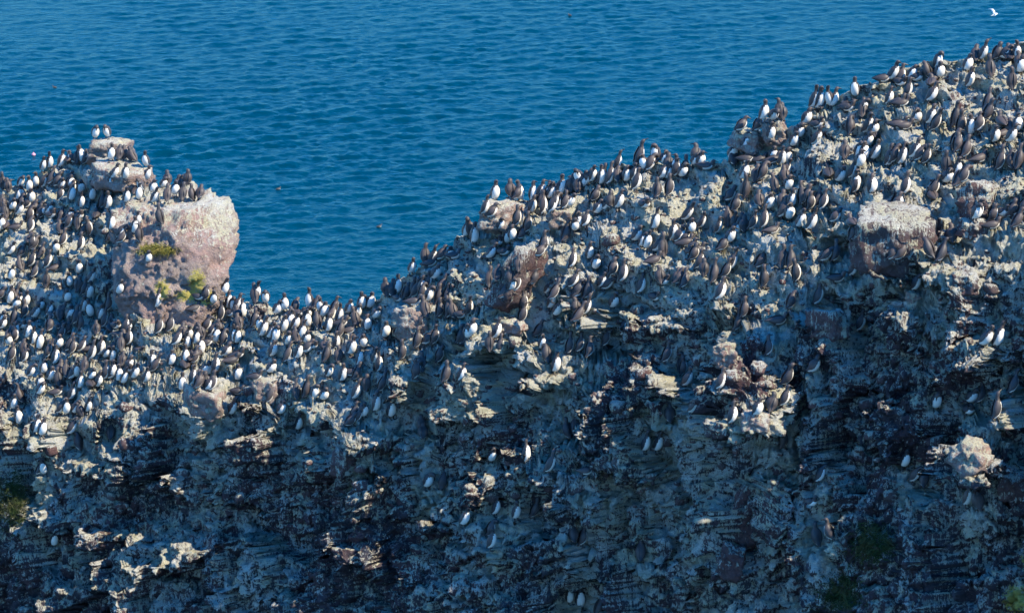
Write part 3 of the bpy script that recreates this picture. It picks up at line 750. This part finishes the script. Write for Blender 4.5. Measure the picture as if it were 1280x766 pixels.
# ------------------------------------------------------------------ guillemot builder
# spine points: x forward, z up, half width, half depth; head last
POSTURES = {
 'u':  [(-0.098, 0.028, 0.012, 0.008), (-0.070, 0.055, 0.030, 0.022), (-0.030, 0.090, 0.056, 0.050), (-0.002, 0.150, 0.070, 0.068), (0.016, 0.220, 0.069, 0.066),
        (0.020, 0.278, 0.052, 0.048), (0.014, 0.325, 0.033, 0.032), (0.016, 0.362, 0.031, 0.031), (0.030, 0.388, 0.031, 0.030), (0.052, 0.394, 0.022, 0.020), (0.066, 0.393, 0.010, 0.009)],
 'h':  [(-0.105, 0.030, 0.012, 0.008), (-0.075, 0.055, 0.032, 0.024), (-0.035, 0.085, 0.060, 0.054), (-0.004, 0.135, 0.076, 0.074), (0.016, 0.195, 0.074, 0.072),
        (0.022, 0.240, 0.056, 0.054), (0.024, 0.272, 0.039, 0.040), (0.032, 0.298, 0.035, 0.035), (0.048, 0.314, 0.033, 0.031), (0.070, 0.316, 0.022, 0.020), (0.084, 0.314, 0.010, 0.009)],
 's':  [(-0.200, 0.075, 0.014, 0.008), (-0.160, 0.080, 0.034, 0.022), (-0.105, 0.082, 0.060, 0.046), (-0.040, 0.083, 0.077, 0.066), (0.030, 0.092, 0.077, 0.070),
        (0.080, 0.118, 0.058, 0.054), (0.100, 0.152, 0.038, 0.038), (0.110, 0.182, 0.033, 0.033), (0.126, 0.203, 0.032, 0.030), (0.148, 0.207, 0.022, 0.020), (0.162, 0.206, 0.010, 0.009)],
 'b':  [(-0.100, 0.028, 0.012, 0.008), (-0.072, 0.055, 0.030, 0.022), (-0.032, 0.090, 0.056, 0.050), (-0.004, 0.150, 0.072, 0.070), (0.012, 0.215, 0.071, 0.068),
        (0.024, 0.268, 0.054, 0.050), (0.044, 0.305, 0.036, 0.036), (0.072, 0.322, 0.031, 0.032), (0.100, 0.312, 0.031, 0.030), (0.114, 0.290, 0.022, 0.021), (0.118, 0.276, 0.010, 0.010)],
 'k':  [(-0.095, 0.028, 0.012, 0.008), (-0.068, 0.055, 0.030, 0.022), (-0.028, 0.090, 0.055, 0.049), (0.002, 0.155, 0.068, 0.066), (0.022, 0.230, 0.066, 0.063),
        (0.032, 0.290, 0.048, 0.045), (0.032, 0.345, 0.030, 0.030), (0.038, 0.390, 0.028, 0.028), (0.054, 0.418, 0.029, 0.028), (0.073, 0.433, 0.020, 0.018), (0.085, 0.440, 0.010, 0.009)],
}
def catmull(pts, sub):
    pts = [np.array(p, float) for p in pts]
    out = []
    for i in range(len(pts) - 1):
        p0, p1, p2, p3 = pts[max(i - 1, 0)], pts[i], pts[i + 1], pts[min(i + 2, len(pts) - 1)]
        for j in range(sub):
            t = j / sub
            out.append(0.5 * ((2 * p1) + (p2 - p0) * t + (2 * p0 - 5 * p1 + 4 * p2 - p3) * t * t + (3 * p1 - p0 - 3 * p2 + p3) * t ** 3))
    out.append(pts[-1])
    return np.array(out)
def bird_parts(post, turn, seed):
    """returns dict of part -> (verts, faces, material index per face). turn = head yaw in radians"""
    pts = catmull(POSTURES[post], 2)
    pts[3:11, 2:] *= np.array([1.08, 1.03])
    pts[12:, 2:] *= np.interp(np.arange(12, len(pts)), [12, 14, 18, 20], [1.06, 1.2, 1.18, 1.0])[:, None]
    n = len(pts); SEG = 14
    r = random.Random(seed)
    hood = 10                                     # ring index where the white front ends and the dark neck begins
    tang = np.gradient(pts[:, :2], axis=0); tang /= np.linalg.norm(tang, axis=1, keepdims=True)
    V, F, M = [], [], []
    pivot = pts[13]
    def turned(x, y, z, i):
        f = min(max((i - 12) / 4.0, 0), 1) * turn
        c, s = math.cos(f), math.sin(f)
        dx, dy = x - pivot[0], y
        return (pivot[0] + dx * c - dy * s, dx * s + dy * c, z)
    for i in range(n):
        x, z, rw, rd = pts[i]
        nx, nz = tang[i, 1], -tang[i, 0]           # ventral direction in the sagittal plane
        for j in range(SEG):
            a = 2 * math.pi * (j + 0.5) / SEG      # 0 = ventral
            ca, sa = math.cos(a), math.sin(a)
            flat = 1.0 if ca > 0 else 0.86
            V.append(turned(x + nx * rd * ca * flat, rw * sa, z + nz * rd * ca * flat, i))
    for i in range(n - 1):
        for j in range(SEG):
            F.append((i * SEG + j, i * SEG + (j + 1) % SEG, (i + 1) * SEG + (j + 1) % SEG, (i + 1) * SEG + j))
            a = 2 * math.pi * (j + 1) / SEG
            front = abs((a + math.pi) % (2 * math.pi) - math.pi)
            lim = ((1.5, 1.5, 1.5, 1.5, 1.5, 1.48, 1.45, 1.4, 1.3, 1.05, 0.6)[min(i, 10)]) if post != 's' else 1.25
            M.append(1 if ((2 if post != 's' else 6) <= i <= hood and front < lim) else 0)
    t0, t1 = len(V), len(V) + 1
    V.append(tuple(turned(pts[0, 0] - 0.01, 0, pts[0, 1] - 0.004, 0))); V.append(turned(pts[-1, 0] + tang[-1, 0] * 0.006, 0, pts[-1, 1] + tang[-1, 1] * 0.006, n))
    for j in range(SEG):
        F.append((t0, (j + 1) % SEG, j)); M.append(0)
        F.append((t1, (n - 1) * SEG + j, (n - 1) * SEG + (j + 1) % SEG)); M.append(0)
    out = {'body': (V, F, M)}
    # wings: thin lens lying along flank and back
    for side in (1, -1):
        W, WF = [], []
        L = 9
        i0, i1 = 11, 1
        for k in range(L):
            t = k / (L - 1)
            fi = i0 + (i1 - i0) * t
            ia = int(min(fi, n - 2)); f = fi - ia
            x, z, rw, rd = pts[ia] * (1 - f) + pts[ia + 1] * f
            tg = tang[ia]; nx, nz = tg[1], -tg[0]
            wid = math.sin(math.pi * min(0.12 + t * 0.95, 1.0)) ** 0.7
            for (ang, off) in ((1.28, 1.02), (1.95, 1.12), (2.6, 1.10), (2.95, 1.02)):
                aa = 2.25 + (ang - 2.25) * (0.25 + 0.75 * wid)
                push = 0.006 * (0.4 + wid)
                ca, sa = math.cos(aa), math.sin(aa)
                ext = -0.012 * t * t
                W.append((x + nx * (rd * ca * off + (push if ca > 0 else -push)) + ext, side * (rw * sa * off + push), z + nz * rd * ca * off))
        for k in range(L - 1):
            for q in range(3):
                a, b, c, d = k * 4 + q, k * 4 + q + 1, (k + 1) * 4 + q + 1, (k + 1) * 4 + q
                WF.append((a, b, c, d) if side < 0 else (d, c, b, a))
        out['wing%d' % side] = (W, WF, [0] * len(WF))
    # bill
    hx, hz = pts[-2, 0], pts[-2, 1]
    tx, tz = tang[-1]
    B, BF = [], []
    for k, (dd, w, h) in enumerate(((0.0, 0.011, 0.012), (0.028, 0.007, 0.009), (0.048, 0.004, 0.006))):
        for (sy, sz) in ((1, 1), (-1, 1), (-1, -1), (1, -1)):
            B.append(turned(hx + tx * dd - tz * h * sz * 0.9, w * sy, hz + tz * dd + tx * h * sz * 0.9, n))
    B.append(turned(hx + tx * 0.066 + tz * 0.004, 0, hz + tz * 0.066 - tx * 0.004, n))
    for k in range(2):
        for q in range(4): BF.append((k * 4 + q, k * 4 + (q + 1) % 4, (k + 1) * 4 + (q + 1) % 4, (k + 1) * 4 + q))
    for q in range(4): BF.append((8 + q, 8 + (q + 1) % 4, 12))
    out['bill'] = (B, BF, [2] * len(BF))
    # feet
    fx = 0.0 if post != 's' else 0.0
    for side in (1, -1):
        T = []
        top = 0.10 if post != 's' else 0.05
        cx = pts[4, 0] * 0.6
        for (x, y, z) in ((cx - 0.012, 0.028, top), (cx + 0.012, 0.028, top), (cx + 0.012, 0.044, top), (cx - 0.012, 0.044, top),
                          (cx - 0.006, 0.032, 0.012), (cx + 0.010, 0.032, 0.012), (cx + 0.010, 0.042, 0.012), (cx - 0.006, 0.042, 0.012),
                          (cx - 0.010, 0.030, -0.012), (cx + 0.058, 0.014, -0.012), (cx + 0.058, 0.062, -0.012), (cx - 0.010, 0.044, -0.012),
                          (cx + 0.056, 0.014, 0.003), (cx + 0.056, 0.062, 0.003)):
            T.append((x, y * side, z))
        TF = [(0, 1, 5, 4), (1, 2, 6, 5), (2, 3, 7, 6), (3, 0, 4, 7), (4, 5, 12, 9), (4, 9, 8), (5, 6, 13, 12), (6, 7, 10, 13), (7, 11, 10), (12, 13, 10, 9), (4, 8, 11, 7), (8, 9, 10, 11)]
        out['foot%d' % side] = (T, TF, [3] * len(TF))
    return out
BIRD_MATS = [MAT['dark'], MAT['white'], MAT['bill'], MAT['foot']]
VARIANTS, VMESH = {}, {}
def variant(post, turn_i):
    key = (post, turn_i)
    if key not in VARIANTS:
        VARIANTS[key] = bird_parts(post, (0.0, 0.9, -0.9, 0.35, -0.4)[turn_i], hash(key) & 1023)
        d = {}
        for nm, (V, F, M) in VARIANTS[key].items():
            me = bpy.data.meshes.new({'b': 'body', 'w': 'wing', 'f': 'foot'}[nm[0]] if nm != 'bill' else 'bill')
            me.from_pydata(V, [], F)
            if nm == 'body':
                me.materials.append(BIRD_MATS[0]); me.materials.append(BIRD_MATS[1])
                me.polygons.foreach_set("material_index", M)
            else: me.materials.append(BIRD_MATS[M[0]])
            me.polygons.foreach_set("use_smooth", [True] * len(F))
            me.update(); d[nm] = me
        VMESH[key] = d
    return VARIANTS[key], VMESH[key]

ORD = ["first", "second", "third", "fourth", "fifth", "sixth", "seventh", "eighth", "ninth", "tenth", "eleventh", "twelfth", "thirteenth", "fourteenth", "fifteenth",
       "sixteenth", "seventeenth", "eighteenth", "nineteenth", "twentieth"]
# landmarks: px range, py range -> words
ZONES = [
 ((0, 210), (130, 212), "on the summit of the left stack"),
 ((150, 262), (200, 285), "on top of the pale boulder"),
 ((0, 150), (200, 300), "on the left stack beside the pale boulder"),
 ((130, 300), (285, 372), "on the face of the pale boulder"),
 ((0, 150), (300, 395), "on the left slope below the stack"),
 ((150, 310), (372, 440), "just below the pale boulder"),
 ((0, 160), (395, 480), "on the crowded shoulder at far left"),
 ((160, 300), (440, 530), "on the sunlit shoulder below the pale boulder"),
 ((0, 160), (480, 566), "at the lower left edge of the colony"),
 ((300, 450), (360, 402), "on the low saddle against the sea"),
 ((300, 450), (402, 450), "just under the saddle skyline"),
 ((300, 450), (450, 545), "below the saddle where shade begins"),
 ((430, 600), (290, 372), "on the lower ridge crest above the saddle"),
 ((450, 600), (372, 440), "on the ridge slope right of the saddle"),
 ((430, 600), (440, 560), "on the sunlit ledge at lower centre left"),
 ((570, 730), (205, 262), "on the middle ridge skyline"),
 ((570, 730), (262, 345), "just under the middle ridge skyline"),
 ((570, 700), (345, 425), "above the shaded centre wall"),
 ((700, 860), (345, 425), "on the lip of the shaded centre wall"),
 ((690, 800), (425, 460), "in the row on the shaded centre ledge"),
 ((570, 690), (425, 500), "in the shade left of the centre row"),
 ((700, 870), (180, 262), "on the flat ridge top at centre right"),
 ((730, 870), (262, 345), "on the shelf below the flat ridge top"),
 ((840, 960), (190, 262), "on the dip left of the twin pink rocks"),
 ((840, 960), (262, 320), "in the cluster below the twin pink rocks"),
 ((840, 1012), (320, 400), "on the ledge under the right cluster"),
 ((940, 1060), (120, 190), "on the skyline right of the twin pink rocks"),
 ((940, 1060), (190, 260), "on the slope below the twin pink rocks"),
 ((960, 1060), (260, 320), "above the dark recess on the right"),
 ((1000, 1150), (310, 425), "around the dark recess on the right"),
 ((1060, 1150), (90, 190), "on the upper right crest"),
 ((1060, 1150), (190, 265), "on the ledge of the streaked right wall"),
 ((1150, 1290), (40, 115), "on the highest crest at top right"),
 ((1150, 1290), (115, 175), "below the highest crest at top right"),
 ((1150, 1290), (175, 235), "on the slope at the right edge"),
 ((1150, 1290), (235, 300), "beside the split block at right"),
 ((1110, 1290), (300, 400), "below the streaked right wall"),
 ((780, 905), (425, 580), "on the steps right of the shaded centre wall"),
 ((905, 1030), (400, 580), "on the sunlit pillar above the red rock"),
 ((1150, 1290), (400, 545), "on the shaded ledge at the right edge"),
 ((1000, 1060), (440, 700), "on the shaded face right of the red rock"),
 ((1110, 1290), (545, 700), "near the lit slab at lower right"),
 ((500, 690), (500, 720), "on the deep shade ledges at lower centre"),
 ((690, 830), (500, 770), "in deep shade left of the red rock"),
 ((0, 450), (540, 700), "on the dark lower left face"),
]
LOOK = {'R': "in right profile", 'r': "back turned rightward", 'w': "white breast rightward", 'F': "white breast frontal",
        'B': "dark back showing", 'L': "in left profile", 'l': "back turned leftward", 'v': "white breast leftward"}
POSTW = {'u': "upright", 'h': "hunched", 's': "sitting", 'b': "bowing", 'k': "stretching"}
def zone_of(x, y):
    for (a, b), (c, d), w in ZONES:
        if a <= x < b and c <= y < d: return w
    best = min(ZONES, key=lambda q: ((q[0][0] + q[0][1]) / 2 - x) ** 2 + ((q[1][0] + q[1][1]) / 2 - y) ** 2)
    return best[2]

rb = random.Random(21)
inst = []
for s in spots:
    x, y, z, face, post, px, py = s[:7]
    # feet seen or hidden: can the middle of the body be seen from the camera?
    yaw = math.radians(YAW[face] + rb.gauss(0, 11))
    ti = rb.choice([0, 0, 1, 2, 3, 4])
    if post == 'u' and rb.random() < 0.22: post = rb.choice('kkhb')
    sc = rb.gauss(1.05, 0.05)
    lean = (math.radians(rb.gauss(0, 6)), math.radians(rb.gauss(5 if post != 's' else 0, 8 if post != 's' else 4)))
    pc = to_px(x, y, z + 0.2)
    mid = Vector((x, y, z + (0.24 if post != 's' else 0.12)))
    d = (mid - ORG); L = d.length; d.normalize()
    loc, nor, i, dist = bvh.ray_cast(ORG, d)
    seen = loc is None or dist > L - 0.12
    inst.append(dict(p=(x, y, z), yaw=yaw, post=post, face=face, ti=ti, sc=sc, lean=lean, px=px, py=py, seen=seen, size=FPX * 0.42 / L))
print("birds", len(inst), "seen", sum(b['seen'] for b in inst))
inst.sort(key=lambda b: (-int(b['seen']), -int(-10 < b['px'] < 1290), -b['size'] * (0.7 if b['post'] == 's' else 1.0)))
single, rest = inst[:300], inst[300:]
# one label each: look, place, order from the left among those that share both
groups = {}
for b in single:
    groups.setdefault((POSTW[b['post']], LOOK[b['face']], zone_of(b['px'], b['py'])), []).append(b)
for (pw, lk, zn), L in groups.items():
    L.sort(key=lambda b: b['px'])
    for i, b in enumerate(L):
        if len(zn.split()) > 8: zn = zn.replace(" the ", " ")
        b['label'] = "%s guillemot, %s, %s" % (pw, lk, zn) if len(L) == 1 else "%s guillemot, %s, %s from left, %s" % (pw, lk, ORD[min(i, 19)], zn)
PARTN = {'body': 'body', 'wing1': 'wing', 'wing-1': 'wing', 'bill': 'bill', 'foot1': 'foot', 'foot-1': 'foot'}
def bird_matrix(b):
    return Matrix.Translation(b['p']) @ Matrix.Rotation(b['yaw'], 4, 'Z') @ Matrix.Rotation(b['lean'][0], 4, 'X') @ Matrix.Rotation(b['lean'][1], 4, 'Y') @ Matrix.Scale(b['sc'], 4)
for b in single:
    vd, ms = variant(b['post'], b['ti'])
    e = bpy.data.objects.new("guillemot", None)
    e.empty_display_size = 0.1
    COL.objects.link(e)
    e.matrix_world = bird_matrix(b)
    tag(e, b['label'], "guillemot", "guillemots nesting on the cliff")
    for nm, me in ms.items():
        add_obj(PARTN[nm], me, None, e)
# the birds past the three hundred that show largest: one mass
VV, FF, MM, off = [], [], [], 0
for b in rest:
    vd, ms = variant(b['post'], b['ti'])
    Mx = np.array(bird_matrix(b))
    for nm, (V, F, M) in vd.items():
        A = np.array(V) @ Mx[:3, :3].T + Mx[:3, 3]
        VV.append(A)
        FF.extend([tuple(q + off for q in f) for f in F]); MM.extend(M)
        off += len(A)
me = bpy.data.meshes.new("guillemot_flock")
me.from_pydata(np.concatenate(VV).tolist(), [], FF)
for m in BIRD_MATS: me.materials.append(m)
me.polygons.foreach_set("material_index", MM)
me.polygons.foreach_set("use_smooth", [True] * len(FF))
me.update()
tag(add_obj("guillemot_flock", me), "packed crowd of the smaller farther guillemots on the left stack, saddle and ridge", "seabirds", kind="stuff")
# ------------------------------------------------------------------ loose stones on the ledges (parts of the cliff) and fine rubble
rs = np.random.default_rng(77)
SV, SF = ICO[2]
stone_meshes = []
for i in range(10):
    V, F = rock_verts(2, (0.5, 0.42, 0.34), 500 + i, 5, box=0.9, rough=0.5)
    me = mesh_from_arrays("stone", V, F); me.materials.append(MAT['stone' if i % 5 else 'redstone']); stone_meshes.append((me, V))
occupied = np.array([(s[0], s[2]) for s in spots])
rock_bvh = BVHTree.FromPolygons(RVA.tolist(), RFA.tolist(), all_triangles=True)
def scatter(n, smin, smax, fn, upmin=0.25):
    made = 0; tries = 0
    while made < n and tries < n * 12:
        tries += 1
        px, py = rs.uniform(-20, 1300), rs.uniform(80, 640)
        loc, nor = hit(px, py)
        if loc is None or nor is None: continue
        if rock_bvh.ray_cast(ORG, (loc - ORG).normalized())[0] is not None: continue
        if nor.y > 0: nor = -nor
        if nor.z < upmin and (smax > 0.2 or rs.random() < 0.93): continue
        size = smin * (smax / smin) ** (rs.random() ** 1.8)
        d2 = (occupied[:, 0] - loc.x) ** 2 + (occupied[:, 1] - loc.z) ** 2
        if size > 0.1 and d2.min() < (0.10 + size * 0.5) ** 2: continue
        fn(loc, size); made += 1
def put_stone(loc, size):
    me, V = stone_meshes[rs.integers(len(stone_meshes))]
    o = add_obj("stone", me, None, CLIFF)
    o.location = (loc.x, loc.y + size * 0.1, loc.z + size * 0.04)
    o.rotation_euler = (rs.normal(0, 0.3), rs.normal(0, 0.3), rs.uniform(0, 6.28)); o.scale = (size, size, size)
scatter(240, 0.13, 0.38, put_stone, 0.5)
CH, CHF, choff = [], [], 0
def put_chip(loc, size):
    global choff
    me, V = stone_meshes[rs.integers(len(stone_meshes))]
    a = rs.uniform(0, 6.28); c, s = math.cos(a), math.sin(a)
    W = V * size * rs.uniform(0.7, 1.3, 3)
    W = np.stack([W[:, 0] * c - W[:, 1] * s, W[:, 0] * s + W[:, 1] * c, W[:, 2]], 1) + np.array((loc.x, loc.y, loc.z + size * 0.02))
    CH.append(W); CHF.append(SF + choff); choff += len(W)
scatter(2600, 0.05, 0.13, put_chip, 0.2)
rub = mesh_from_arrays("rubble", np.concatenate(CH), np.concatenate(CHF))
tag(add_obj("rubble", rub, MAT['stone'], CLIFF), kind="stuff")

# ------------------------------------------------------------------ grass
def grass(px, py, wpx, hpx, n, mat, label, hang=0.5):
    loc0, _ = hit(px, py)
    if loc0 is None: return
    k = loc0.y / FPX
    r = random.Random(int(px))
    V, F = [], []
    for i in range(n):
        a, b = r.gauss(0, 0.45), r.gauss(0, 0.45)
        loc, nor = hit(px + a * wpx, py + b * hpx)
        if loc is None or abs(loc.y - loc0.y) > 2.5: continue
        if nor.y > 0: nor = -nor
        L = r.uniform(0.10, 0.24); w = r.uniform(0.004, 0.009)
        d = (Vector((r.gauss(0, 0.5), r.gauss(0, 0.35), r.uniform(0.1, 0.8))) + nor * 0.8).normalized()
        side = d.cross(Vector((r.gauss(0, 1), r.gauss(0, 1), 0.2))).normalized() * w
        p0 = loc - nor * 0.02; p1 = p0 + d * L * 0.55; p2 = p1 + (d + Vector((0, 0, -hang - r.random() * 0.7))).normalized() * L * 0.6
        o = len(V)
        V += [p0 - side, p0 + side, p1 - side * 0.8, p1 + side * 0.8, p2]
        F += [(o, o + 1, o + 3, o + 2), (o + 2, o + 3, o + 4)]
    c = np.mean([v[:] for v in V], axis=0)
    me = bpy.data.meshes.new("grass_tuft"); me.from_pydata([(Vector(v) - Vector(c))[:] for v in V], [], F); me.update()
    o = add_obj("grass_tuft", me, MAT[mat]); o.location = c
    tag(o, label, "grass")
grass(197, 314, 22, 6, 700, 'drygrass', "small dry grass patch growing on the pale boulder")
grass(14, 626, 22, 36, 1800, 'grass', "dark green grass tuft at the lower left border")
grass(1088, 682, 26, 26, 1500, 'grass', "green grass tuft hanging on the shaded lower right face")
grass(1052, 742, 26, 24, 1200, 'grass', "lower grass tuft at the bottom edge, right of centre")

# ------------------------------------------------------------------ things out on and over the sea
def on_sea(px, py):
    dx, dz = ray(px, py); Y = -CAMZ / dz
    return Vector((dx * Y, Y, 0.02))
def lathe(profile, seg=10):
    V, F = [], []
    for (r, z) in profile:
        for j in range(seg):
            a = 2 * math.pi * j / seg; V.append((r * math.cos(a), r * math.sin(a), z))
    for i in range(len(profile) - 1):
        for j in range(seg): F.append((i * seg + j, i * seg + (j + 1) % seg, (i + 1) * seg + (j + 1) % seg, (i + 1) * seg + j))
    return V, F
def mesh_py(name, V, F, mat, smooth=True):
    me = bpy.data.meshes.new(name); me.from_pydata(V, [], F); me.materials.append(mat)
    if smooth: me.polygons.foreach_set("use_smooth", [True] * len(F))
    me.update(); return me
def floater(px, py, label, yaw):
    e = bpy.data.objects.new("swimming_bird", None); COL.objects.link(e); e.location = on_sea(px, py); e.rotation_euler = (0, 0, yaw)
    tag(e, label, "seabird", "birds swimming on the sea")
    vd, ms = variant('s', 0)
    for nm in ('body', 'wing1', 'wing-1', 'bill'):
        o = add_obj(PARTN[nm], ms[nm], None, e); o.location = (0, 0, -0.06)
floater(348, 237, "small dark bird swimming alone right of the pale boulder", 0.4)
floater(68, 110, "tiny dark bird swimming on the sea at upper left", 3.0)
floater(712, 20, "tiny bird swimming near the top edge above the ridge", 2.6)
floater(474, 284, "tiny bird swimming in the gap above the saddle", 0.2)
V, F = lathe([(0.01, -0.22), (0.16, -0.16), (0.23, 0.0), (0.2, 0.12), (0.1, 0.2), (0.03, 0.22), (0.03, 0.3), (0.001, 0.3)])
e = add_obj("buoy", mesh_py("buoy", V, F, MAT['buoy'])); e.location = on_sea(42, 194); e.scale = (0.6, 0.6, 0.6)
tag(e, "small pink buoy floating left of the stack summit", "buoy")
# the gull flying at the upper right, far out over the water
def gull(px, py, Y):
    e = bpy.data.objects.new("flying_gull", None); COL.objects.link(e); e.location = unproj(px, py, Y)
    e.rotation_euler = (0.15, -0.25, 0.15)
    tag(e, "white gull with raised wings flying over the sea at top right", "gull")
    prof = [(-0.24, 0.0, 0.010, 0.008), (-0.17, 0.0, 0.045, 0.018), (-0.08, 0.0, 0.062, 0.055), (0.03, 0.0, 0.070, 0.068), (0.12, 0.01, 0.05, 0.05), (0.17, 0.02, 0.042, 0.044), (0.21, 0.02, 0.02, 0.02), (0.225, 0.018, 0.004, 0.004)]
    V, F = [], []
    for (x, z, rw, rd) in prof:
        for j in range(10):
            a = 2 * math.pi * j / 10; V.append((x, rw * math.sin(a), z + rd * math.cos(a)))
    for i in range(len(prof) - 1):
        for j in range(10): F.append((i * 10 + j, i * 10 + (j + 1) % 10, (i + 1) * 10 + (j + 1) % 10, (i + 1) * 10 + j))
    add_obj("body", mesh_py("body", V, F, MAT['white']), None, e)
    V, F = lathe([(0.001, 0.05), (0.007, 0.03), (0.012, 0.0)], 6)
    b = add_obj("bill", mesh_py("bill", V, F, MAT['drygrass']), None, e); b.location = (0.222, 0, 0.018); b.rotation_euler = (0, math.pi / 2, 0)
    for side in (1, -1):
        span = [(0.05, 0.10, -0.07, 0.03), (0.22, 0.13, -0.05, 0.16), (0.40, 0.10, -0.08, 0.25), (0.58, -0.02, -0.12, 0.24), (0.70, -0.14, -0.17, 0.20)]
        W, WF = [], []
        for (y, xl, xt, z) in span:
            W += [(xl, y * side, z), ((xl + xt) / 2, y * side, z + 0.016), (xt, y * side, z - 0.004), ((xl + xt) / 2, y * side, z - 0.004)]
        for i in range(len(span) - 1):
            for j in range(4):
                q = (i * 4 + j, i * 4 + (j + 1) % 4, (i + 1) * 4 + (j + 1) % 4, (i + 1) * 4 + j)
                WF.append(q if side > 0 else q[::-1])
        w = add_obj("wing", mesh_py("wing", W, WF, MAT['gullgrey']), None, e)
    return e
gull(1243, 19, 232.0)
